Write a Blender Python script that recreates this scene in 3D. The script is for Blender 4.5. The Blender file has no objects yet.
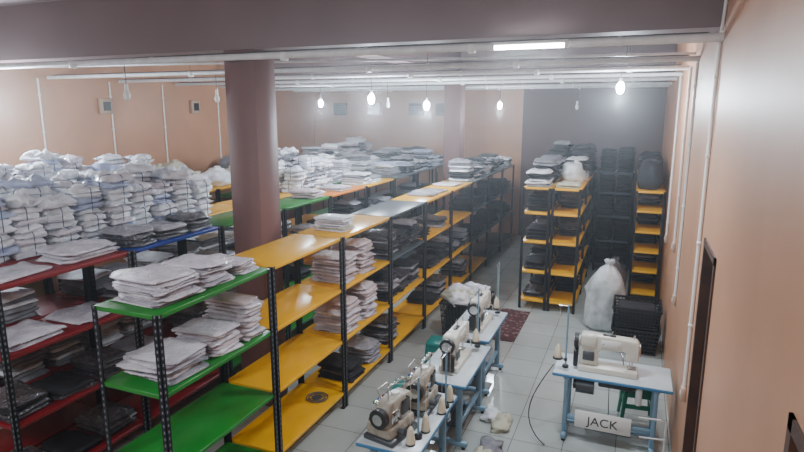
import bpy, bmesh, math, random
from mathutils import Vector, Matrix, noise as mnoise
random.seed(7)
R=random.uniform

# ---------------------------------------------------------------- materials
def new_mat(name):
    m=bpy.data.materials.new(name); m.use_nodes=True
    nt=m.node_tree; b=nt.nodes['Principled BSDF']; return m,nt,b
def mat(name,col,rough=0.5,metal=0.0,var=0.0,vscale=6.0,bump=0.0,bscale=20.0,col2=None,spec=0.5,emit=0,coat=0,detail=4,crinkle=0):
    m,nt,b=new_mat(name)
    b.inputs['Roughness'].default_value=rough
    b.inputs['Metallic'].default_value=metal
    b.inputs['Specular IOR Level'].default_value=spec
    c=(*col,1)
    tc=nt.nodes.new('ShaderNodeTexCoord')
    if var>0 or col2:
        n=nt.nodes.new('ShaderNodeTexNoise'); n.inputs['Scale'].default_value=vscale; n.inputs['Detail'].default_value=detail
        nt.links.new(tc.outputs['Object'],n.inputs['Vector'])
        r=nt.nodes.new('ShaderNodeValToRGB')
        r.color_ramp.elements[0].position=0.35; r.color_ramp.elements[1].position=0.65
        c2=(*(col2 if col2 else tuple(max(0,x*(1-var)) for x in col)),1)
        r.color_ramp.elements[0].color=c2; r.color_ramp.elements[1].color=c
        nt.links.new(n.outputs['Fac'],r.inputs['Fac']); nt.links.new(r.outputs['Color'],b.inputs['Base Color'])
    else: b.inputs['Base Color'].default_value=c
    if bump>0:
        n2=nt.nodes.new('ShaderNodeTexNoise'); n2.inputs['Scale'].default_value=bscale; n2.inputs['Detail'].default_value=3
        nt.links.new(tc.outputs['Object'],n2.inputs['Vector'])
        bp=nt.nodes.new('ShaderNodeBump'); bp.inputs['Strength'].default_value=bump; bp.inputs['Distance'].default_value=0.02
        nt.links.new(n2.outputs['Fac'],bp.inputs['Height']); nt.links.new(bp.outputs['Normal'],b.inputs['Normal'])
    if coat>0:
        b.inputs['Coat Weight'].default_value=coat; b.inputs['Coat Roughness'].default_value=0.08; b.inputs['Coat IOR'].default_value=1.8
        v=nt.nodes.new('ShaderNodeTexNoise'); v.inputs['Scale'].default_value=14; v.inputs['Detail'].default_value=3; v.inputs['Distortion'].default_value=2.5
        nt.links.new(tc.outputs['Object'],v.inputs['Vector'])
        bp2=nt.nodes.new('ShaderNodeBump'); bp2.inputs['Strength'].default_value=1.0; bp2.inputs['Distance'].default_value=0.06
        nt.links.new(v.outputs['Fac'],bp2.inputs['Height']); nt.links.new(bp2.outputs['Normal'],b.inputs['Coat Normal'])
    if emit>0:
        b.inputs['Emission Color'].default_value=(*col,1); b.inputs['Emission Strength'].default_value=emit
    return m
M={}
M['wall']=mat('peach_paint',(0.54,0.27,0.155),0.45,var=0.14,vscale=1.2,bump=0.08,bscale=6)
M['mauve']=mat('mauve_paint',(0.19,0.085,0.075),0.6,var=0.15,vscale=1.5,bump=0.05)
M['beam']=mat('beam_paint',(0.20,0.13,0.13),0.6,var=0.15,vscale=1.2,bump=0.05)
M['ceil']=mat('ceiling_paint',(0.25,0.18,0.18),0.7,var=0.15,vscale=0.8)
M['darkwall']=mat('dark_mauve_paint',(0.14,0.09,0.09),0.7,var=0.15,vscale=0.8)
M['pipe']=mat('white_pipe',(0.78,0.79,0.80),0.35,var=0.15,vscale=9)
M['plastic_w']=mat('white_plastic',(0.8,0.8,0.78),0.35)
M['wire']=mat('dark_wire',(0.03,0.03,0.035),0.5)
M['post']=mat('black_angle_iron',(0.012,0.014,0.02),0.4,metal=0.3,var=0.3,vscale=12)
M['hole']=mat('slot_light',(0.18,0.19,0.22),0.6)
M['green']=mat('green_sheet',(0.015,0.23,0.025),0.3,var=0.2,vscale=4)
M['yellow']=mat('yellow_sheet',(0.90,0.46,0.006),0.28,var=0.1,vscale=4)
M['orange']=mat('orange_sheet',(0.75,0.22,0.02),0.35,var=0.15,vscale=4)
M['red']=mat('red_sheet',(0.25,0.006,0.012),0.35,var=0.2,vscale=4)
M['blue']=mat('blue_sheet',(0.012,0.045,0.32),0.35,var=0.2,vscale=4)
M['grey']=mat('grey_sheet',(0.08,0.10,0.11),0.35,var=0.2,vscale=4)
M['bagw']=mat('bagged_white_cloth',(0.78,0.74,0.80),0.4,col2=(0.60,0.56,0.63),vscale=8,bump=0.8,bscale=20,coat=1)
M['bagp']=mat('bagged_pink_cloth',(0.72,0.60,0.62),0.4,col2=(0.56,0.46,0.49),vscale=8,bump=0.7,bscale=20,coat=1)
M['bagg']=mat('bagged_grey_cloth',(0.40,0.39,0.44),0.4,col2=(0.24,0.24,0.28),vscale=8,bump=0.6,bscale=20,coat=1)
M['bagd']=mat('bagged_dark_cloth',(0.030,0.030,0.038),0.3,col2=(0.07,0.07,0.085),vscale=12,bump=0.7,bscale=25,coat=1)
M['clw']=mat('white_cloth',(0.86,0.88,0.94),0.55,var=0.18,vscale=9,bump=0.6,coat=.4)
M['clb']=mat('pale_blue_cloth',(0.45,0.51,0.72),0.6,var=0.2,vscale=10,bump=0.5,coat=.4)
M['clg']=mat('grey_cloth',(0.27,0.27,0.30),0.8,var=0.3,vscale=10,bump=0.4)
M['cld']=mat('dark_cloth',(0.018,0.018,0.022),0.8,var=0.4,vscale=10,bump=0.4)
M['clc']=mat('cream_cloth',(0.62,0.60,0.46),0.8,var=0.25,vscale=10,bump=0.4)
M['rope']=mat('tie_string',(0.04,0.05,0.12),0.7)
M['lam']=mat('table_laminate',(0.68,0.76,0.80),0.3,var=0.1,vscale=5)
M['edge']=mat('blue_edge',(0.05,0.21,0.42),0.4)
M['steel']=mat('painted_steel',(0.22,0.36,0.48),0.4,metal=0.2)
M['mach']=mat('machine_enamel',(0.72,0.70,0.62),0.3,var=0.08,vscale=12)
M['mach2']=mat('machine_old_enamel',(0.52,0.48,0.40),0.35,col2=(0.28,0.25,0.20),vscale=14)
M['chrome']=mat('chrome',(0.7,0.7,0.7),0.2,metal=1.0)
M['blk']=mat('black_plastic',(0.02,0.02,0.022),0.35)
M['motor']=mat('motor_grey',(0.10,0.11,0.12),0.4,metal=0.4)
M['stool']=mat('green_plastic',(0.008,0.16,0.09),0.3)
M['teal']=mat('teal_plastic',(0.01,0.22,0.19),0.3)
M['basket']=mat('basket_plastic',(0.016,0.018,0.022),0.35)
M['sack']=mat('sack_plastic',(0.70,0.74,0.74),0.35,col2=(0.46,0.50,0.52),vscale=7,bump=0.9,bscale=14,coat=1)
M['thread']=mat('cone_thread',(0.75,0.68,0.52),0.8,bump=0.3,bscale=120)
M['wood']=mat('brown_wood',(0.09,0.038,0.022),0.5,col2=(0.05,0.022,0.015),vscale=8)
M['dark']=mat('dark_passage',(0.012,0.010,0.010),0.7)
M['socket']=mat('beige_box',(0.50,0.36,0.27),0.4)
M['bulb_on']=mat('lit_bulb',(0.78,0.89,1.0),0.3,emit=400)
M['tube_on']=mat('lit_tube',(0.88,0.96,1.0),0.3,emit=60)
M['bulb_off']=mat('frosted_bulb',(0.85,0.85,0.85),0.25)

m,nt,b=new_mat('glazed_floor_tiles'); M['floor']=m
tc=nt.nodes.new('ShaderNodeTexCoord'); br=nt.nodes.new('ShaderNodeTexBrick')
br.offset=0.0; br.squash=1.0
br.inputs['Scale'].default_value=1.0; br.inputs['Brick Width'].default_value=0.5; br.inputs['Row Height'].default_value=0.5
br.inputs['Mortar Size'].default_value=0.005; br.inputs['Mortar Smooth'].default_value=0.3
br.inputs['Color1'].default_value=(0.54,0.58,0.55,1); br.inputs['Color2'].default_value=(0.47,0.51,0.49,1); br.inputs['Mortar'].default_value=(0.17,0.18,0.17,1)
nt.links.new(tc.outputs['Object'],br.inputs['Vector'])
ns=nt.nodes.new('ShaderNodeTexNoise'); ns.inputs['Scale'].default_value=1.8; ns.inputs['Detail'].default_value=6
nt.links.new(tc.outputs['Object'],ns.inputs['Vector'])
mx=nt.nodes.new('ShaderNodeMix'); mx.data_type='RGBA'; mx.blend_type='MULTIPLY'; mx.inputs[0].default_value=0.35
nt.links.new(br.outputs['Color'],mx.inputs[6]); nt.links.new(ns.outputs['Fac'],mx.inputs[7]); nt.links.new(mx.outputs[2],b.inputs['Base Color'])
b.inputs['Roughness'].default_value=0.12
m,nt,b=new_mat('patterned_mat'); M['rug']=m
tc=nt.nodes.new('ShaderNodeTexCoord'); ck=nt.nodes.new('ShaderNodeTexVoronoi'); ck.inputs['Scale'].default_value=14
nt.links.new(tc.outputs['Object'],ck.inputs['Vector'])
rp=nt.nodes.new('ShaderNodeValToRGB'); rp.color_ramp.elements[0].position=0.25; rp.color_ramp.elements[0].color=(0.26,0.15,0.15,1)
rp.color_ramp.elements[1].position=0.45; rp.color_ramp.elements[1].color=(0.07,0.02,0.022,1)
nt.links.new(ck.outputs['Distance'],rp.inputs['Fac']); nt.links.new(rp.outputs['Color'],b.inputs['Base Color']); b.inputs['Roughness'].default_value=0.9

# ---------------------------------------------------------------- mesh builder
class MB:
    def __init__(s): s.v=[];s.f=[];s.m=[];s.s=[];s.mats=[]
    def mi(s,k):
        if k not in s.mats: s.mats.append(k)
        return s.mats.index(k)
    def add(s,vs,fs,k,smooth=False):
        o=len(s.v); s.v.extend([tuple(v) for v in vs]); i=s.mi(k)
        for f in fs: s.f.append([o+a for a in f]); s.m.append(i); s.s.append(smooth)
    def box(s,x0,x1,y0,y1,z0,z1,k):
        vs=[(x0,y0,z0),(x1,y0,z0),(x1,y1,z0),(x0,y1,z0),(x0,y0,z1),(x1,y0,z1),(x1,y1,z1),(x0,y1,z1)]
        s.add(vs,[(0,3,2,1),(4,5,6,7),(0,1,5,4),(1,2,6,5),(2,3,7,6),(3,0,4,7)],k)
    def bm(s,bm,k,smooth=True,mtx=None):
        bm.verts.index_update()
        vs=[(mtx@v.co if mtx else v.co.copy()) for v in bm.verts]
        s.add(vs,[[v.index for v in f.verts] for f in bm.faces],k,smooth); bm.free()
    def rbox(s,x0,x1,y0,y1,z0,z1,k,r=0.01,seg=2,mtx=None,taper=1.0):
        b=bmesh.new(); bmesh.ops.create_cube(b,size=1)
        for v in b.verts:
            t=taper if v.co.z>0 else 1.0
            v.co=Vector(((x0+x1)/2+v.co.x*(x1-x0)*t,(y0+y1)/2+v.co.y*(y1-y0)*t,(z0+z1)/2+v.co.z*(z1-z0)))
        bmesh.ops.bevel(b,geom=b.edges[:],offset=r,segments=seg,affect='EDGES',profile=0.5)
        s.bm(b,k,True,mtx)
    def prism(s,prof,y0,y1,k,r=0.01,seg=2,mtx=None):
        b=bmesh.new()
        vs=[b.verts.new((x,y0,z)) for x,z in prof]; f=b.faces.new(vs)
        e=bmesh.ops.extrude_face_region(b,geom=[f])
        for v in [g for g in e['geom'] if isinstance(g,bmesh.types.BMVert)]: v.co.y=y1
        bmesh.ops.recalc_face_normals(b,faces=b.faces[:])
        if r>0: bmesh.ops.bevel(b,geom=b.edges[:],offset=r,segments=seg,affect='EDGES',profile=0.5)
        s.bm(b,k,True,mtx)
    def cyl(s,p0,p1,r,k,n=12,r2=None,smooth=True,caps=True):
        p0=Vector(p0);p1=Vector(p1);d=(p1-p0).normalized()
        a=d.orthogonal().normalized();c=d.cross(a)
        if r2 is None:r2=r
        vs=[];fs=[]
        for i in range(n):
            t=2*math.pi*i/n; q=a*math.cos(t)+c*math.sin(t)
            vs.append(p0+q*r);vs.append(p1+q*r2)
        for i in range(n):
            j=(i+1)%n; fs.append((2*i,2*j,2*j+1,2*i+1))
        s.add(vs,fs,k,smooth)
        if caps:
            s.add([vs[2*i] for i in range(n)],[tuple(range(n))[::-1]],k); s.add([vs[2*i+1] for i in range(n)],[tuple(range(n))],k)
    def tube(s,pts,r,k,n=6):
        for a,b in zip(pts[:-1],pts[1:]): s.cyl(a,b,r,k,n)
        for p in pts[1:-1]: s.ell(p,(r,r,r),k,6,4)
    def ell(s,c,rad,k,n=16,m=10,noise=0.0,zmin=None,fold=0.0):
        vs=[];fs=[]; sd=Vector((R(0,50),R(0,50),R(0,50)))
        for j in range(m+1):
            ph=math.pi*j/m
            for i in range(n):
                t=2*math.pi*i/n
                u=Vector((math.sin(ph)*math.cos(t),math.sin(ph)*math.sin(t),math.cos(ph)))
                q=1+R(-noise,noise)+(fold*(mnoise.noise(u*1.6+sd)+.45*abs(mnoise.noise(u*4+sd))) if fold else 0)
                x=c[0]+rad[0]*u.x*q; y=c[1]+rad[1]*u.y*q; z=c[2]+rad[2]*u.z*q
                if zmin is not None: z=max(z,zmin)
                vs.append((x,y,z))
        for j in range(m):
            for i in range(n):
                a=j*n+i;b_=j*n+(i+1)%n; fs.append((a,a+n,b_+n,b_))
        s.add(vs,fs,k,True)
    def lathe(s,c,prof,k,n=20,noise=0,sx=1,sy=1):
        vs=[];fs=[]
        for (r,z) in prof:
            for i in range(n):
                t=2*math.pi*i/n; q=r*(1+R(-noise,noise)); vs.append((c[0]+q*math.cos(t)*sx,c[1]+q*math.sin(t)*sy,c[2]+z))
        for j in range(len(prof)-1):
            for i in range(n):
                a=j*n+i;b_=j*n+(i+1)%n; fs.append((a,b_,b_+n,a+n))
        s.add(vs,fs,k,True)
    def slab(s,cx,cy,z,w,d,h,rot,k,nz=0.012,n=28,lump=0.25):
        rings=[(0.90,0.0),(1.0,0.22),(1.01,0.45),(0.97,0.75),(0.84,0.97),(0.6,1.0),(0.3,1.0)]
        vs=[];fs=[]; cr,sr=math.cos(rot),math.sin(rot); sd=Vector((R(0,90),R(0,90),0))
        tx,ty=R(-.12,.12),R(-.12,.12)
        for sc,zz in rings:
            for i in range(n):
                t=2*math.pi*(i+0.5)/n; ct,st=math.cos(t),math.sin(t)
                ex=0.28
                ux=math.copysign(abs(ct)**ex,ct); uy=math.copysign(abs(st)**ex,st)
                x=ux*w/2*sc*(1+tx*uy*.4); y=uy*d/2*sc*(1+ty*ux*.4)
                e=mnoise.noise(Vector((ux*1.6,uy*1.6,zz*1.5))+sd)*nz*2+R(-nz,nz)*.35
                l=1+e/max(w,d)*2
                x*=l;y*=l
                zc=z+h*zz
                if zz>0.4: zc+=h*lump*(mnoise.noise(Vector((x*9,y*9,1))+sd)*2.2+R(-.15,.15)) - (h*.25 if sc>.8 else 0)
                vs.append((cx+x*cr-y*sr,cy+x*sr+y*cr,max(zc,z)))
        c0=len(vs); vs.append((cx,cy,z+h*1.0))
        for j in range(len(rings)-1):
            for i in range(n):
                a=j*n+i;b_=j*n+(i+1)%n; fs.append((a,b_,b_+n,a+n))
        j=len(rings)-1
        for i in range(n): fs.append((j*n+i,j*n+(i+1)%n,c0))
        fs.append(tuple(range(n))[::-1])
        s.add(vs,fs,k,True)
    def build(s,name,loc=(0,0,0),rz=0,parent=None,scale=1):
        me=bpy.data.meshes.new(name); me.from_pydata([(a*scale,b*scale,c*scale) for a,b,c in s.v],[],s.f)
        for k in s.mats: me.materials.append(M[k])
        me.polygons.foreach_set('material_index',s.m); me.polygons.foreach_set('use_smooth',s.s); me.update()
        o=bpy.data.objects.new(name,me); bpy.context.scene.collection.objects.link(o)
        o.location=loc; o.rotation_euler=(0,0,rz)
        if parent:o.parent=parent
        return o

# ---------------------------------------------------------------- room
XL,XR,Y0,Y1,H=-9.2,0.52,-2.6,15.6,4.6
def simple(name,*boxes):
    mb=MB()
    for b in boxes: mb.box(*b)
    return mb.build(name)
simple('floor',(XL-.2,XR+.2,Y0-.2,Y1+.2,-.1,0,'floor'))
simple('ceiling',(XL-.2,XR+.2,Y0-.2,Y1+.2,H,H+.12,'ceil'))
simple('wall_left',(XL-.2,XL,Y0,Y1,0,H,'wall'))
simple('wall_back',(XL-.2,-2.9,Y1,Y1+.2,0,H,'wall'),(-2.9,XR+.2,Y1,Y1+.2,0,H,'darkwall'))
simple('wall_front',(XL-.2,XR+.2,Y0-.2,Y0,0,H,'wall'))
D1=(4.15,4.85); D2=(1.15,2.05); DH=2.4
simple('wall_right',(XR,XR+.2,Y0,D2[0],0,H,'wall'),(XR,XR+.2,D2[0],D2[1],DH,H,'wall'),(XR,XR+.2,D2[1],D1[0],0,H,'wall'),
       (XR,XR+.2,D1[0],D1[1],DH,H,'wall'),(XR,XR+.2,D1[1],Y1,0,H,'wall'))
for i,(a,b_) in enumerate((D1,D2)):
    mb=MB()
    t=.05
    mb.box(XR-.012,XR+.19,a,a+t,0,DH,'wood');mb.box(XR-.012,XR+.19,b_-t,b_,0,DH,'wood');mb.box(XR-.012,XR+.19,a,b_,DH-t,DH,'wood')
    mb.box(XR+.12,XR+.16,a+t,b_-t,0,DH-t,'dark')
    mb.rbox(XR+.10,XR+.12,a+t+.08,b_-t-.08,.2,1.0,'wood',.005,1);mb.rbox(XR+.10,XR+.12,a+t+.08,b_-t-.08,1.2,2.1,'wood',.005,1)
    mb.cyl((XR+.12,a+.1,1.05),(XR+.07,a+.1,1.05),.02,'chrome',8)
    mb.build('door_%d'%(i+1))
for i,y in enumerate((5.11,12.55)):
    simple('ceiling_beam' ,(XL,XR,y,y+.38,3.96,H,'beam'))
simple('ceiling_beam',(-4.09,-3.71,5.49,12.55,4.15,H,'beam'))
for x,y in ((-3.9,5.3),(-3.9,12.74)):
    mb=MB(); mb.rbox(x-.19,x+.19,y-.19,y+.19,0,3.96,'mauve',.012,1); mb.build('concrete_column')

PZ=3.88
for i,y in enumerate((5.05,7.0,8.45,9.9,11.3,13.2,14.5)):
    mb=MB(); mb.cyl((XL,y,PZ),(XR,y,PZ),.030 if i else .034,'pipe',10)
    for x in (-7.5,-5,-2.5,-.2):
        mb.cyl((x-.02,y,PZ),(x+.02,y,PZ),.038,'pipe',10)
        if i: mb.cyl((x,y,PZ),(x,y,H),.004,'wire',5)
    mb.tube([(XL+.1,y+.02,PZ+.038),(-6,y+.02,PZ+.034),(-3,y+.02,PZ+.044),(XR-.1,y+.02,PZ+.038)],.007,'wire',5)
    for x in (-6.2,-3.3,-1.4): mb.rbox(x-.03,x+.03,y-.035,y+.035,PZ-.05,PZ+.03,'plastic_w',.006,1)
    mb.build('ceiling_pipe')
# long galvanised pipe crossing under the beam at left, and thin wires
mb=MB(); mb.cyl((XL,6.1,3.98),(XR,7.6,3.98),.016,'pipe',8); mb.build('ceiling_pipe')
def conduit(y,zb,x=None,box=True,name='wall_conduit'):
    x=x if x is not None else XR-.016
    mb=MB(); mb.cyl((x,y,zb),(x,y,PZ-.02),.015,'plastic_w',8)
    for z in (1.6,2.3,3.0,3.6):
        if z>zb: mb.rbox(x-.018,x+.016,y-.022,y+.022,z-.012,z+.012,'plastic_w',.003,1)
    if box:
        mb.rbox(x-.025,x+.016,y-.045,y+.045,zb-.12,zb,'socket',.006,1)
        mb.cyl((x-.03,y,zb-.06),(x-.024,y,zb-.06),.022,'plastic_w',10)
    mb.build(name)
conduit(5.12,1.05);conduit(7.05,1.28);conduit(7.95,1.7)
conduit(9.95,1.4)
mb=MB(); mb.tube([(XR-.016,5.0,H),(XR-.016,4.95,4.2),(XR-.016,5.06,3.93)],.012,'plastic_w',8); mb.build('wall_conduit')
for y in (6.8,8.2,9.5,11.2): conduit(y,2.2,XL+.016,False)
for y in (8.05,10.4):
    mb=MB(); mb.rbox(XL,XL+.08,y-.13,y+.13,3.28,3.56,'socket',.01,1); mb.box(XL+.08,XL+.085,y-.08,y+.08,3.34,3.50,'blk'); mb.build('wall_fuse_box')
for x in (-8.3,-7.2,-5.9,-5.1):
    mb=MB(); mb.rbox(x-.22,x+.22,Y1-.04,Y1,3.2,3.55,'wood',.006,1)
    for k in range(4): mb.box(x-.18,x+.18,Y1-.05,Y1-.035,3.24+k*.075,3.28+k*.075,'cld')
    mb.build('wall_vent')

# ---------------------------------------------------------------- racks
def rack(x0,y0,w,l,levels,top=2.0,slots=True,name='storage_rack'):
    mb=MB(); p=.042;t=.004; Hh=top
    for (px,sx) in ((0,1),(w,-1)):
        for (py,sy) in ((0,1),(l,-1)):
            xa,xb=sorted((px,px+sx*p)); ya,yb=sorted((py,py+sy*t)); mb.box(xa,xb,ya,yb,0,Hh,'post')
            xa,xb=sorted((px,px+sx*t)); ya,yb=sorted((py,py+sy*p)); mb.box(xa,xb,ya,yb,0,Hh,'post')
            mb.box(min(px,px+sx*.045),max(px,px+sx*.045),min(py,py+sy*.045),max(py,py+sy*.045),0,.012,'blk')
            if slots:
                n=int(Hh/.05)
                for i in range(n):
                    z=.03+i*.05
                    xc=px+sx*p*.5; yf=py-sy*.0008
                    mb.add([(xc-.006,yf,z),(xc+.006,yf,z),(xc+.006,yf,z+.022),(xc-.006,yf,z+.022)],[(0,1,2,3)],'hole')
                    yc=py+sy*p*.5; xf=px-sx*.0008
                    mb.add([(xf,yc-.006,z),(xf,yc+.006,z),(xf,yc+.006,z+.022),(xf,yc-.006,z+.022)],[(0,1,2,3)],'hole')
    for z,k in levels:
        a=.005
        mb.rbox(a,w-a,a,l-a,z-.036,z,k,.007,2)
        for px,sx in ((a,-1),(w-a,1)):
            for py in (.021,l-.021): mb.cyl((px,py,z-.018),(px+sx*.008,py,z-.018),.006,'chrome',6)
    return mb.build(name,(x0,y0,0))
def lv(k4,zs=(2.0,1.42,.82,.2)): return [(z,k) for z,k in zip(zs,k4)]

def piles(name,x0,y0,items):
    mb=MB()
    for (cx,cy,z,w,d,n,h,ms,j) in items:
        zz=z
        for i in range(n):
            hh=h*R(.8,1.2)
            mb.slab(cx+R(-j,j),cy+R(-j,j),zz,w*R(.90,1.02),d*R(.90,1.02),hh,R(-.5,.5)*j*8,random.choice(ms),nz=.02,lump=.35)
            zz+=hh*.88
    return mb.build(name,(x0,y0,0))
def bundle(mb,cx,cy,z,w,d,h,ms,rot=0):
    n=max(3,int(h/.055)); zz=z; dx=R(-.02,.02)
    for i in range(n):
        hh=h/n; mb.slab(cx+dx*i/n*2+R(-.012,.012),cy+R(-.012,.012),zz,w*R(.9,1.04),d*R(.9,1.04),hh*1.12,rot+R(-.08,.08),random.choice(ms),n=18,nz=.03,lump=.35); zz+=hh
    c,s_=math.cos(rot),math.sin(rot); o=R(-.08,.08)
    a=w/2+.012
    pts=[(-a,o*d,z+.02),(-a,o*d,zz-.02),(-a+.03,o*d,zz+.006),(a-.03,o*d,zz+.006),(a,o*d,zz-.02),(a,o*d,z+.02)]
    mb.tube([(cx+px*c-py*s_,cy+px*s_+py*c,pz) for px,py,pz in pts],.004,'rope',4)
    a=d/2+.012
    pts=[(o*w,-a,z+.02),(o*w,-a,zz-.02),(o*w,-a+.03,zz+.006),(o*w,a-.03,zz+.006),(o*w,a,zz-.02)]
    mb.tube([(cx+px*c-py*s_,cy+px*s_+py*c,pz) for px,py,pz in pts],.004,'rope',4)
def bundles(name,x0,y0,w,l,z,hmin,hmax,ms,nx=2,ny=4,skip=0.0):
    mb=MB()
    for i in range(nx):
        for j in range(ny):
            if R(0,1)<skip: continue
            bw=w/nx*.94; bd=l/ny*.94
            cx=w*(i+.5)/nx; cy=l*(j+.5)/ny; tot=R(hmin,hmax); zz=z+.001
            k=2 if tot>.32 else 1
            for q in range(k):
                bundle(mb,cx+R(-.02,.02),cy+R(-.02,.02),zz,bw,bd,tot/k,ms,R(-.2,.2)); zz+=tot/k+.006
            if R(0,1)<.4:
                mb.slab(cx,cy,zz,bw*1.1,bd*1.1,.08,R(0,3),random.choice(ms),nz=.05,lump=.6)
    return mb.build(name,(x0,y0,0))

W=.6; L=1.31
XA=-3.5; XB=-5.12; XB2=-5.76; XE=-7.35; XF=XL+.14
ys=[2.79+1.33*i for i in range(9)]
G='green'
A=[(G,G,G,G),('yellow',)*4,('yellow',)*4,('grey','grey','yellow','yellow'),('yellow',)*4,('yellow',)*4,('grey','grey','grey','yellow'),('grey',)*4,('grey',)*4]
for i,k in enumerate(A): rack(XA,ys[i],W,L,lv(k),slots=i<4)
B=[('red',)*4,('blue','red','red','red'),(G,'green',G,G),(G,'yellow',G,G),('orange','yellow','yellow','yellow'),('yellow','grey','yellow','yellow'),('grey',)*4,('grey',)*4,('grey',)*4]
for i,k in enumerate(B): rack(XB,ys[i],W,L,lv(k),slots=i<2)
B2=[('red',)*4,('red',)*4,('yellow','yellow','red','red'),('yellow',)*4,('yellow',)*4,('green',)*4,('grey',)*4,('grey',)*4,('grey',)*4]
for i,k in enumerate(B2): rack(XB2,ys[i],W,L,lv(k),slots=False)
for i in range(9):
    k=random.choice(['grey','green','yellow','red']); rack(XE,ys[i],W,L,lv((k,)*4),slots=False)
    if i in (0,2,4,6,8): rack(XF,ys[i],W,L,lv((k,)*4),slots=False)

a0=[(.30,.31,2.001,.48,.42,8,.030,['bagw'],.03),(.29,.76,2.001,.46,.36,7,.031,['bagw'],.03),(.31,1.10,2.001,.46,.28,5,.03,['bagw','bagw','bagp'],.02)]
piles('garment_stack',XA,ys[0],a0[:1]);piles('garment_stack',XA,ys[0],a0[1:2]);piles('garment_stack',XA,ys[0],a0[2:])
piles('garment_stack',XA,ys[0],[(.31,.34,1.421,.48,.44,6,.033,['bagw','bagw','bagg'],.03)])
piles('garment_stack',XA,ys[0],[(.33,.78,1.421,.44,.34,7,.034,['bagw','bagp'],.025)])
piles('garment_stack',XA,ys[0],[(.33,1.12,1.421,.46,.26,10,.040,['bagw','bagw','bagp'],.012)])
piles('garment_stack',XA,ys[2],[(.30,.35,2.001,.40,.30,7,.026,['clc','clw','bagw'],.012)])
piles('garment_stack',XA,ys[2],[(.32,.30,1.421,.46,.38,8,.045,['bagp','bagw'],.02),(.32,.75,1.421,.46,.36,9,.045,['bagp'],.02)])
piles('garment_stack',XA,ys[2],[(.34,.30,.821,.46,.38,9,.045,['bagp','bagw'],.015),(.34,.78,.821,.46,.38,11,.042,['bagp','bagw'],.015)])
piles('garment_stack',XA,ys[2],[(.34,.35,.201,.46,.38,5,.045,['bagd','cld'],.015),(.34,.88,.201,.46,.38,6,.042,['bagg'],.015)])
mb=MB(); 
for r in (.05,.09,.12):
    pts=[(r*math.cos(t*math.pi/10),r*math.sin(t*math.pi/10),.012) for t in range(21)]
    mb.tube(pts,.006,'motor',5)
mb.cyl((0,0,0),(0,0,.02),.04,'motor',12)
for t in range(8): mb.cyl((0,0,.012),(.12*math.cos(t*.785),.12*math.sin(t*.785),.012),.004,'motor',5)
mb.build('fan_grille',(XA+.38,ys[1]+1.05,.201))
def fill(x0,i,zs,mats,nmin,nmax,w=W,cols=3,h=.045,prob=.85,name='garment_stack'):
    it=[]
    for z in zs:
        for c in range(cols):
            if R(0,1)>prob: continue
            it.append((w/2,L*(c+.5)/cols,z+.001,w*.8,L/cols*.88,random.randint(nmin,nmax),h,mats,.012))
    if it: piles(name,x0,ys[i],it)
fill(XA,3,[2.0],['bagd','bagg'],1,2,prob=.5)
fill(XA,3,[1.42,.82,.2],['bagg','cld','bagd'],4,8)
fill(XA,4,[2.0],['bagg'],1,1,prob=.4)
fill(XA,4,[1.42,.82,.2],['cld','bagd','bagg'],2,8,prob=.6)
fill(XA,5,[2.0],['bagw'],1,1,prob=.3)
fill(XA,5,[1.42,.82,.2],['cld','bagd','clg'],2,8,prob=.6)
for i in (6,7,8): fill(XA,i,[2.0],['cld','clg','clw'],4,9,h=.05); fill(XA,i,[1.42,.82],['cld'],3,8)
fill(XB,0,[2.0],['bagw'],1,3,prob=1,cols=2)
fill(XB,0,[1.42],['bagg','bagw'],1,3,cols=2); fill(XB,0,[.82,.2],['cld','bagd'],2,4)
fill(XB,1,[2.0],['bagd','bagg','bagd'],2,4,prob=1); fill(XB,1,[1.42,.82],['bagd','bagg'],3,6)
fill(XB,2,[1.42,.82],['bagg','cld'],3,7); fill(XB,3,[2.0],['bagw','bagp'],1,3,prob=.4); fill(XB,3,[1.42,.82],['bagw','cld'],3,7)
fill(XB,4,[2.0],['bagw','bagg'],2,5,prob=.8); fill(XB,5,[2.0],['clg','clw'],2,6)
for i in (4,5,6,7): fill(XB,i,[1.42],['cld','clg'],3,8)
for i in (6,7,8): fill(XB,i,[2.0],['cld','clg','clw','clb'],5,11)
BW=['clw','clw','clw','clw','clb','bagw']
for i in (0,1): bundles('tied_garment_bundles',XB2,ys[i],W,L,2.0,.40,.66,BW)
bundles('tied_garment_bundles',XB2,ys[2],W,.66,2.0,.36,.52,BW,ny=2)
for i in (0,1,2,3): fill(XB2,i,[1.42,.82],['clw','clg'],4,8)
bundles('tied_garment_bundles',XB2,ys[4],W,L,2.0,.4,.6,['clw','clw','clg'])
fill(XB2,5,[2.0],['clw','bagw'],4,10); fill(XB2,6,[2.0],['clg','clw'],5,12); fill(XB2,7,[2.0],['cld','clg'],6,12);fill(XB2,8,[2.0],['cld','clg','bagp'],6,12)
for i in range(3): bundles('tied_garment_bundles',XE,ys[i],W,L,2.0,.40,.72,BW)
for i in (5,): bundles('tied_garment_bundles',XE,ys[i],W,L,2.0,.4,.7,['clw','clg','cld'])
for i in (6,7,8): fill(XE,i,[2.0],['clg','clw','cld','bagp'],6,15,h=.05)
def sacks(name,x,y,z,mats,n=3,r=.3,sp=.45,dx=0,flat=.62):
    mb=MB()
    for i in range(n):
        rr=r*R(.85,1.1); mb.ell((dx*i,i*sp,rr*flat*.85),(rr*.9,rr,rr*flat),random.choice(mats),26,18,.012,zmin=0.0,fold=.28)
        mb.lathe((dx*i+.04,i*sp,rr*flat*1.6),[(.05,0),(.03,.04),(.06,.08),(.02,.09)],random.choice(mats),9,.2)
    return mb.build(name,(x,y,z))
sacks('cloth_sack',XE+.3,ys[3]+.32,2.001,['clc','clw'],3,.27,.40)
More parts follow.
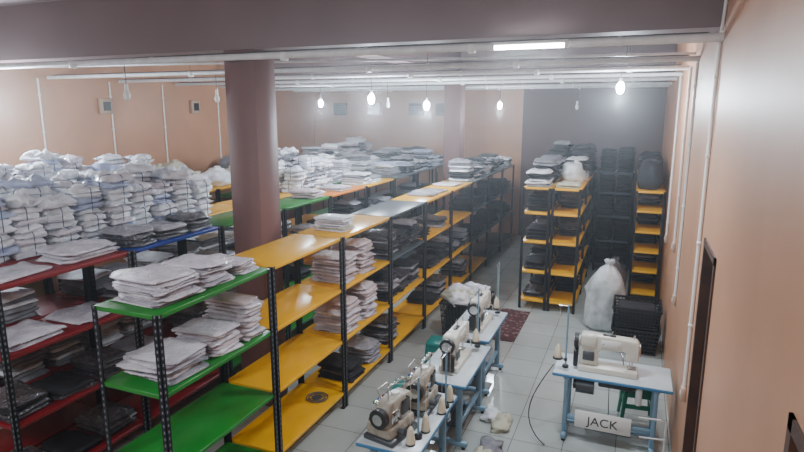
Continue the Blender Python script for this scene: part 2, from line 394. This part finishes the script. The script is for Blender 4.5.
sacks('cloth_sack',XE+.3,ys[4]+.32,2.001,['clc','clw'],3,.27,.40)
sacks('cloth_sack',XF+.3,ys[4]+.25,2.001,['clc','sack'],3,.27,.42)
sacks('cloth_sack',XF+.3,ys[6]+.25,2.001,['cld','clg'],3,.27,.42)
sacks('cloth_sack',XF+.3,ys[2]+.25,2.001,['cld','clb'],3,.27,.42)

ZC=(2.1,1.68,1.19,.67,.17)
def rackc(x,y,w,l,ks,zs,top): rack(x,y,w,l,[(z,k) for z,k in zip(zs,ks)],top,False)
yc=9.62
for j in range(4):
    l=1.2; kk=('yellow',)*5 if j<2 else ('grey',)*5
    rackc(-1.74,yc+j*1.22,.46,l,kk,ZC,2.1); rackc(-1.26,yc+j*1.22,.46,l,kk,ZC,2.1)
    it=[]
    for z in ZC[1:]:
        for c in range(2): it.append((.23,l*(c+.5)/2+(.06 if c==0 else 0),z+.001,.38,.46,random.randint(4,7) if z>.6 or j else 3,.045,['cld','cld','bagd'],.008))
    piles('garment_stack',-1.74,yc+j*1.22,it)
    it=[(.23,l*.72,z+.001,.36,.45,random.randint(6,8),.045,['cld','cld','bagd'],.008) for z in ZC[1:]]
    piles('garment_stack',-1.26,yc+j*1.22,it)
piles('garment_stack',-1.74,yc,[(.23,.3,2.101,.40,.48,6,.05,['clg','clw','cld'],.015),(.23,.9,2.101,.40,.5,8,.055,['clg','cld'],.015)])
piles('garment_stack',-1.26,yc,[(.23,.28,2.101,.40,.48,2,.05,['clg','clc'],.015)])
sacks('cloth_sack',-1.03,yc+.87,2.101,['sack'],1,.24,flat=.95)
piles('garment_stack',-1.26,yc+1.22,[(.23,.32,2.101,.40,.5,9,.05,['clg','clw','cld'],.015),(.23,.9,2.101,.42,.5,9,.055,['cld'],.015)])
piles('garment_stack',-1.74,yc+1.22,[(.23,.3,2.101,.40,.5,9,.05,['clg','clw','cld'],.015),(.23,.9,2.101,.42,.5,9,.055,['clw','cld'],.015)])
piles('garment_stack',-1.74,yc+2.44,[(.23,.3,2.101,.40,.5,10,.055,['cld'],.015),(.23,.9,2.101,.42,.5,11,.055,['clg','cld'],.015)])
piles('garment_stack',-1.26,yc+2.44,[(.23,.3,2.101,.40,.5,11,.055,['cld'],.015),(.23,.9,2.101,.42,.5,11,.055,['cld'],.015)])
ZD=(2.0,1.66,1.30,.95,.60,.2)
for j in range(3):
    rackc(.0,10.6+j*1.32,.48,1.3,('yellow',)*6,ZD,2.0)
    it=[]
    for z in ZD[1:]:
        it.append((.24,.95,z+.001,.38,.5,random.randint(4,5),.045,['cld','clg','cld'],.008))
    piles('garment_stack',.0,10.6+j*1.32,it)
sacks('cloth_sack',.22,10.6+.3,2.001,['cld','bagd','bagd'],3,.21,.40,flat=1.1)
piles('garment_stack',0,11.92,[(.24,.3,2.001,.42,.5,9,.06,['cld'],.015),(.24,.9,2.001,.42,.55,10,.06,['cld'],.015)])
rackc(-.74,12.6,.70,.6,('grey',)*5,ZC,2.1)
it=[]
for z,n in zip(ZC,(12,8,10,11,11)):
    for c in range(2): it.append((.18+.34*c,.28,z+.001,.32,.5,n,.045,['cld'],.006))
piles('garment_stack',-.74,12.6,it)

# ---------------------------------------------------------------- sewing
def table(name,loc,rz,l=1.12,d=.54,h=.75,logo=False):
    mb=MB()
    mb.rbox(-l/2,l/2,-d/2,d/2,h-.038,h-.003,'edge',.012,2); mb.rbox(-l/2+.006,l/2-.006,-d/2+.006,d/2-.006,h-.012,h,'lam',.004,1)
    for x in (-l/2+.14,l/2-.14):
        mb.rbox(x-.025,x+.025,-d/2+.01,d/2-.01,.03,.08,'steel',.006,1)
        mb.rbox(x-.022,x+.022,-.20,-.14,.08,h-.07,'steel',.006,1); mb.rbox(x-.022,x+.022,.14,.20,.08,h-.07,'steel',.006,1)
        mb.rbox(x-.03,x+.03,-d/2+.04,d/2-.04,h-.075,h-.038,'steel',.006,1)
        for y in (-d/2+.05,d/2-.05): mb.cyl((x,y,0),(x,y,.035),.02,'blk',10)
    mb.rbox(-l/2+.14,l/2-.14,.145,.185,.22,.27,'steel',.006,1)
    mb.rbox(-l/2+.14,l/2-.14,-.02,.02,.09,.12,'steel',.005,1)
    mb.rbox(-.22,.22,-.16,.16,.125,.145,'motor',.006,1)
    for k in range(5): mb.box(-.2,.2,-.13+k*.06,-.11+k*.06,.145,.15,'blk')
    mb.rbox(-l/2+.2,-l/2+.42,-d/2+.02,-d/2+.22,h-.13,h-.04,'steel',.006,1)
    mb.cyl((.16,-.02,h-.22),(.34,-.02,h-.22),.085,'motor',20); mb.cyl((.34,-.02,h-.22),(.37,-.02,h-.22),.05,'blk',16)
    mb.rbox(.17,.33,-.06,.02,h-.16,h-.038,'motor',.006,1)
    mb.rbox(-.22,.12,-.10,.12,h-.15,h-.04,'blk',.012,1)
    mb.rbox(-.30,-.24,-.10,.10,h-.30,h-.05,'plastic_w',.012,1)
    mb.cyl((.02,-.02,h-.15),(0,-.02,.15),.006,'chrome',6)
    if logo: mb.rbox(-.22,.32,.187,.20,.16,.35,'plastic_w',.006,1)
    o=mb.build(name,loc,rz)
    if logo:
        cu=bpy.data.curves.new('brand_text','FONT'); cu.body='JACK'; cu.size=.13; cu.extrude=.001; cu.align_x='CENTER'
        to=bpy.data.objects.new('brand_text',cu); bpy.context.scene.collection.objects.link(to); cu.materials.append(M['blk'])
        to.parent=o; to.location=(.05,.2015,.21); to.rotation_euler=(math.pi/2,0,math.pi)
    return o
def stand(mb,x,y,cones=2,h=.60):
    mb.cyl((x,y,0),(x,y,.02),.03,'blk',12); mb.cyl((x,y,0),(x,y,h),.008,'steel',8)
    mb.rbox(x-.012,x+.012,y-.012,y+.012,.06,.09,'blk',.003,1)
    for i in range(cones):
        cx=x+(i-(cones-1)/2)*.13 if cones>1 else x+.07
        mb.cyl((cx,y,.075),(x,y,.075),.006,'blk',6)
        mb.cyl((cx,y,.075),(cx,y,.085),.045,'blk',14)
        mb.lathe((cx,y,.086),[(.0,0),(.034,0),(.035,.012),(.022,.10),(.012,.112),(.010,.125),(0,.125)],'thread',16)
        mb.cyl((cx,y,h-.02),(x,y,h-.02),.004,'chrome',6)
        mb.cyl((cx-.012,y,h-.02),(cx+.012,y,h-.02),.012,'chrome',8)
        mb.cyl((cx,y,.21),(cx,y,h-.025),.0015,'thread',4)
def lockstitch(name,loc,rz,k='mach',sc=1.12,sx=.36):
    mb=MB()
    mb.rbox(-.25,.25,-.09,.09,-.027,.028,k,.008,2)
    mb.box(-.235,-.16,-.06,.03,.028,.031,'chrome')
    prof=[(-.25,.115),(-.25,.275),(-.225,.305),(.06,.315),(.20,.315),(.245,.29),(.25,.03),(.085,.03),(.095,.15),(.07,.185),(-.13,.195),(-.145,.18),(-.145,.115)]
    mb.prism(prof,-.055,.055,k,.014,3)
    mb.rbox(.10,.245,-.062,.07,.20,.318,k,.02,2)
    mb.rbox(-.262,-.248,-.042,.042,.13,.27,'chrome',.005,1)
    mb.cyl((-.20,0,.12),(-.20,0,.07),.007,'chrome',8); mb.cyl((-.20,0,.07),(-.20,0,.03),.0025,'chrome',6)
    mb.cyl((-.18,.012,.12),(-.18,.012,.045),.006,'chrome',8); mb.rbox(-.205,-.165,-.03,.015,.031,.042,'chrome',.003,1)
    mb.cyl((-.20,0,.30),(-.20,0,.345),.006,'chrome',8)
    for x,z in ((-.17,.22),(-.12,.26)):
        mb.cyl((x,-.055,z),(x,-.085,z),.02,'chrome',14); mb.cyl((x,-.085,z),(x,-.098,z),.012,'blk',10)
    mb.tube([(-.205,-.058,.26),(-.205,-.075,.29),(-.21,-.06,.32)],.004,'chrome',5)
    mb.cyl((.17,-.06,.21),(.17,-.075,.21),.032,'blk',18); mb.cyl((.17,-.06,.11),(.17,-.08,.11),.012,'chrome',10)
    mb.rbox(.14,.20,-.09,-.058,.07,.09,'blk',.004,1)
    mb.tube([(-.1,.056,.2),(-.12,.1,.17),(-.13,.11,.10)],.006,'chrome',6)
    mb.rbox(-.10,.07,.053,.060,.215,.285,'plastic_w',.003,1)
    for x in (-.08,.05): mb.cyl((x,.058,.25),(x,.064,.25),.007,'chrome',8)
    mb.rbox(.12,.22,.064,.076,.08,.17,'motor',.006,1)
    mb.rbox(-.05,.06,-.02,.02,.312,.320,'blk',.002,1)
    mb.cyl((-.02,0,.315),(-.02,0,.36),.004,'chrome',6)
    mb.cyl((.25,0,.235),(.262,0,.235),.05,k,20); mb.cyl((.262,0,.235),(.30,0,.235),.068,'blk',26); mb.cyl((.30,0,.235),(.305,0,.235),.045,'chrome',20)
    mb.rbox(.262,.30,-.05,.07,.0,.16,'blk',.012,2)
    stand(mb,sx,.11,1)
    return mb.build(name,loc,rz,scale=sc)
def overlock(name,loc,rz,k='mach2',sc=1.15):
    mb=MB()
    mb.rbox(-.17,.17,-.12,.13,.0,.04,'motor',.008,1)
    mb.rbox(-.15,.16,-.10,.11,.04,.13,k,.02,2)
    mb.rbox(-.17,.02,-.15,-.02,.115,.132,'chrome',.004,1)
    prof=[(-.02,.13),(-.03,.20),(-.12,.22),(-.145,.205),(-.15,.26),(-.12,.30),(.02,.315),(.12,.30),(.155,.26),(.16,.12)]
    mb.prism(prof,-.02,.09,k,.014,3)
    mb.rbox(.02,.15,-.06,.0,.10,.24,k,.018,2)
    mb.rbox(-.05,.10,-.13,-.10,.05,.12,'chrome',.008,1)
    for i in range(4):
        x=-.06+i*.055; mb.cyl((x,-.02,.262),(x,-.055,.262),.016,'chrome',12); mb.cyl((x,-.055,.262),(x,-.072,.262),.011,['blk','red','blue','green'][i],10)
    for x in (-.125,-.10): mb.cyl((x,-.06,.23),(x,-.06,.14),.005,'chrome',8)
    mb.tube([(-.12,-.02,.24),(-.12,-.09,.22),(-.12,-.09,.14)],.007,'chrome',6)
    mb.tube([(-.05,-.03,.30),(-.05,-.06,.35),(.08,-.06,.35),(.08,-.03,.30)],.004,'chrome',5)
    mb.tube([(-.10,.05,.30),(-.10,.05,.40),(.10,.05,.40),(.10,.05,.30)],.005,'chrome',5)
    for i in range(4): mb.cyl((-.07+i*.045,.05,.385),(-.07+i*.045,.05,.415),.006,'chrome',6)
    mb.rbox(-.10,.0,.09,.10,.16,.27,'motor',.005,1); mb.rbox(.03,.13,.09,.105,.15,.24,'chrome',.005,1)
    for x,z in ((-.09,.17),(-.01,.26),(.04,.16),(.12,.23),(-.05,.29)): mb.cyl((x,.10,z),(x,.112,z),.008,'blk',8)
    mb.cyl((.06,.11,.08),(.06,.16,.08),.025,'motor',14)
    mb.cyl((.16,.03,.20),(.20,.03,.20),.07,'blk',24); mb.cyl((.20,.03,.2),(.206,.03,.2),.04,'chrome',16)
    mb.cyl((.0,.04,.31),(.0,.04,.33),.03,'plastic_w',14)
    mb.tube([(-.16,-.12,.12),(-.26,-.13,.1),(-.27,-.13,.02)],.012,'chrome',8)
    # thread spools on the rear rail
    mb.cyl((-.05,.2,0),(-.05,.2,.46),.008,'steel',8); mb.cyl((-.05,.2,0),(-.05,.2,.02),.03,'blk',12)
    mb.tube([(-.17,.2,.45),(.07,.2,.45)],.005,'chrome',5)
    for x in (-.15,.05):
        mb.cyl((x,.2,.0),(x,.2,.012),.035,'blk',12)
        mb.lathe((x,.2,.012),[(0,0),(.034,0),(.034,.012),(.02,.10),(.01,.12),(0,.12)],'thread',14)
        mb.tube([(x,.2,.13),(x,.2,.45),(x*.5,.05,.40)],.0015,'thread',4)
    return mb.build(name,loc,rz,scale=sc)
TZ=.751
table('sewing_table',(-.09,5.91,0),math.pi,logo=True)
lockstitch('sewing_machine',(-.13,5.86,TZ+.031),math.pi)
rz=-math.pi/2
table('sewing_table',(-1.64,5.52,0),rz,1.05,.54); lockstitch('sewing_machine',(-1.62,5.50,TZ+.031),rz,sx=-.36)
table('sewing_table',(-1.70,6.70,0),rz,1.05,.54); lockstitch('sewing_machine',(-1.66,6.66,TZ+.031),rz,sx=-.36)
table('sewing_table',(-1.66,4.28,0),rz,1.05,.54); overlock('overlock_machine',(-1.66,4.50,TZ),rz); overlock('overlock_machine',(-1.72,3.99,TZ),rz-.2)

def stool(loc,k,rz=0,h=.45):
    mb=MB(); mb.rbox(-.15,.15,-.15,.15,h-.05,h,k,.018,3)
    for sx in (-1,1):
        for sy in (-1,1):
            b=[Vector((sx*.125,sy*.125,h-.04)),Vector((sx*.165,sy*.165,0))]
            mb.cyl(b[0],b[1],.026,k,8,.018)
    for sx in (-1,1):
        mb.box(sx*.14-.006,sx*.14+.006,-.14,.14,h*.45,h*.45+.05,k); mb.box(-.14,.14,sx*.14-.006,sx*.14+.006,h*.45,h*.45+.05,k)
        mb.box(sx*.135-.006,sx*.135+.006,-.13,.13,h-.12,h-.04,k); mb.box(-.13,.13,sx*.135-.006,sx*.135+.006,h-.12,h-.04,k)
    mb.cyl((0,0,h),(0,0,h+.001),.02,'blk',10)
    return mb.build('plastic_stool',loc,rz)
stool((.18,6.38,0),'stool',.1); stool((-2.13,5.35,0),'teal',.2); stool((-2.2,6.7,0),'teal',.1)
mb=MB(); pts=[(-.665,5.9,.72)]
for t in range(1,13):
    a=t/12; pts.append((-.67-.2*math.sin(a*math.pi),5.85-.35*a,.72*(1-a)**1.5+.012))
mb.tube(pts,.006,'wire',5); mb.build('power_cable')
for (x,y) in ((.02,5.30),(.16,5.16),(.27,5.12)):
    mb=MB(); mb.lathe((0,0,0),[(0,0),(.05,0),(.052,.015),(.034,.15),(.018,.165),(.012,.185),(0,.185)],'thread',18); mb.cyl((0,0,.0),(0,0,.2),.012,'plastic_w',10); mb.build('thread_cone',(x,y,.0))
mb=MB(); mb.cyl((0,0,0),(0,0,.03),.08,'motor',18); mb.cyl((0,0,.03),(0,0,.50),.010,'pipe',8); mb.tube([(0,0,.50),(-.05,-.03,.54),(-.24,-.05,.54)],.009,'pipe',6); mb.tube([(0,0,.32),(.0,-.03,.35),(-.22,-.06,.35)],.008,'pipe',6)
mb.build('thread_rod_stand',(.42,5.47,0))

def basket(w,d,h,k='basket',taper=.86,nz=6,rz=0):
    mb=MB()
    def ring(z,s,t=.012,hh=.03):
        a,b_=w/2*s,d/2*s
        mb.box(-a,a,-b_-t,-b_,z,z+hh,k);mb.box(-a,a,b_,b_+t,z,z+hh,k);mb.box(-a-t,-a,-b_-t,b_+t,z,z+hh,k);mb.box(a,a+t,-b_-t,b_+t,z,z+hh,k)
    mb.box(-w/2*taper,w/2*taper,-d/2*taper,d/2*taper,0,.015,k)
    for i in range(nz+1):
        q=i/nz; ring(q*(h-.03),taper+(1-taper)*q,.014 if i in(0,nz) else .007,.03 if i in (0,nz) else .018)
    n=12
    for i in range(n+1):
        u=-.5+i/n
        for sgn in (-1,1):
            mb.cyl((u*w*taper,sgn*d/2*taper,.0),(u*w,sgn*d/2,h-.01),.007,k,5)
            mb.cyl((sgn*w/2*taper,u*d*taper,.0),(sgn*w/2,u*d,h-.01),.007,k,5)
    a,b_=w/2*taper*.96,d/2*taper*.96
    mb.rbox(-a,a,-b_,b_,.02,h*.86,'cld',.04,2)
    return mb
mb=basket(.62,.8,.62)
for i in range(11): mb.ell((R(-.18,.18),R(-.28,.28),.62+R(0,.12)),(R(.12,.17),R(.12,.18),R(.06,.10)),random.choice(['clw','clw','clw','clc']),24,16,.02,fold=.5)
mb.build('laundry_basket',(-2.2,8.05,0),0)
basket(.62,.56,.36).build('laundry_basket',(.14,8.55,0))
basket(.62,.56,.30).build('laundry_basket',(.14,8.55,.365))
def bigsack(name,loc,k,s=1):
    mb=MB()
    n=44; prof=[(0,.0),(.22,.0),(.27,.05),(.29,.18),(.28,.35),(.26,.5),(.27,.62),(.25,.76),(.20,.88),(.13,.96),(.07,1.0),(.05,1.03),(.08,1.08),(.05,1.10),(0,1.08)]
    vs=[];fs=[]; sd=Vector((R(0,9),R(0,9),R(0,9)))
    for r,z in prof:
        for i in range(n):
            t=2*math.pi*i/n; p=Vector((math.cos(t)*1.3,math.sin(t)*1.3,z*3.2))
            q=r*s*(1+.28*mnoise.noise(p+sd)+.18*abs(mnoise.noise(p*2.7+sd))-.05)
            zz=z*s+(.03*mnoise.noise(p*2+sd) if z>.1 else 0)
            vs.append((q*math.cos(t)+.05*z*z,q*math.sin(t),max(0,zz)))
    for j in range(len(prof)-1):
        for i in range(n): a=j*n+i;b_=j*n+(i+1)%n; fs.append((a,b_,b_+n,a+n))
    mb.add(vs,fs,k,True); mb.build(name,loc)
bigsack('plastic_sack',(-.34,9.2,0),'sack')
bigsack('plastic_sack',(-.28,10.1,0),'bagd',.85)
mb=MB(); nx,ny=10,24; vs=[];fs=[]
for j in range(ny+1):
    for i in range(nx+1): vs.append((-.24+.48*i/nx+R(-.01,.01),-.7+1.4*j/ny,.006+R(0,.012)))
for j in range(ny):
    for i in range(nx): a=j*(nx+1)+i; fs.append((a,a+1,a+nx+2,a+nx+1))
mb.add(vs,fs,'rug',True)
vs2=[(x,y,0.001) for x,y,z in vs]; mb.add(vs2,fs,'rug',True); mb.build('floor_mat',(-1.74,8.75,0))
for (x,y,n) in ((-1.14,5.1,4),(-1.22,5.75,3)):
    mb=MB()
    for i in range(n): mb.ell((R(-.07,.07),R(-.14,.14),.03),(.10,.12,.05),random.choice(['clw','clg','clc']),20,12,.03,zmin=0.002,fold=.6)
    mb.build('cloth_scraps',(x,y,0))

# ---------------------------------------------------------------- lamps
def bulb(x,y,z,on=True,power=60):
    mb=MB(); s=1.35 if on else 1.0
    mb.cyl((0,0,.10),(0,0,PZ-z),.004,'wire',5); mb.cyl((0,0,.045*s),(0,0,.12),.02,'plastic_w',12)
    mb.lathe((0,0,0),[(a*s,b_*s) for a,b_ in [(0,-.065),(.018,-.06),(.032,-.04),(.038,-.01),(.033,.02),(.02,.045),(0,.05)]],'bulb_on' if on else 'bulb_off',16)
    o=mb.build('hanging_bulb',(x,y,z))
    if on:
        l=bpy.data.lights.new('bulb_light','POINT'); l.energy=power; l.shadow_soft_size=.06; l.color=(.76,.88,1)
        lo=bpy.data.objects.new('bulb_light',l); bpy.context.scene.collection.objects.link(lo); lo.parent=o; lo.location=(0,0,-.17)
P=150
bulb(-.29,8.45,3.65,True,P);bulb(-3.95,8.45,3.53,True,P);bulb(-3.55,9.9,3.44,True,P);bulb(-7.75,5.05,3.54,True,P*1.4)
bulb(-2.98,13.2,3.46,True,P*.3);bulb(-1.3,13.2,3.42,False);bulb(-5.4,5.05,3.52,False);bulb(-5.75,7.0,3.52,False);bulb(-4.3,9.9,3.45,False);bulb(-6.5,11.3,3.5,True,P*.5)
mb=MB(); mb.cyl((-.29,0,0),(.29,0,0),.016,'tube_on',12)
for s_ in (-1,1): mb.rbox(s_*.30-.015,s_*.30+.015,-.022,.022,-.02,.045,'plastic_w',.004,1)
mb.rbox(-.31,.31,-.02,.02,.018,.045,'plastic_w',.004,1)
o=mb.build('tube_lamp',(-.9,4.98,3.86))
l=bpy.data.lights.new('tube_light','AREA'); l.shape='RECTANGLE'; l.size=.6; l.size_y=.06; l.energy=80; l.color=(.82,.92,1)
lo=bpy.data.objects.new('tube_light',l); bpy.context.scene.collection.objects.link(lo); lo.parent=o; lo.location=(0,0,-.03)
for x in (-1.5,-5.5):  # added fill lights behind the camera, standing in for ambient light, no fixtures
    l=bpy.data.lights.new('fill_light','AREA'); l.shape='RECTANGLE'; l.size=2.5; l.size_y=.8; l.energy=120; l.color=(.88,.94,1)
    lo=bpy.data.objects.new('fill_light',l); bpy.context.scene.collection.objects.link(lo); lo.location=(x,-.8,4.4); lo.rotation_euler=(math.radians(35),0,0)
w=bpy.data.worlds.new('world'); bpy.context.scene.world=w; w.use_nodes=True; nt=w.node_tree
nt.nodes['Background'].inputs[0].default_value=(.6,.65,.75,1); nt.nodes['Background'].inputs[1].default_value=.3
vs_=nt.nodes.new('ShaderNodeVolumeScatter'); vs_.inputs['Color'].default_value=(.94,.96,1,1); vs_.inputs['Density'].default_value=.011; vs_.inputs['Anisotropy'].default_value=.8
nt.links.new(vs_.outputs[0],nt.nodes['World Output'].inputs['Volume'])

cam=bpy.data.cameras.new('camera'); co=bpy.data.objects.new('camera',cam); bpy.context.scene.collection.objects.link(co)
cam.lens=25.97; cam.sensor_width=36; cam.clip_start=.05
co.location=(0,0,3.35); co.rotation_euler=(math.radians(90-11.3),0,math.radians(22.1))
bpy.context.scene.camera=co
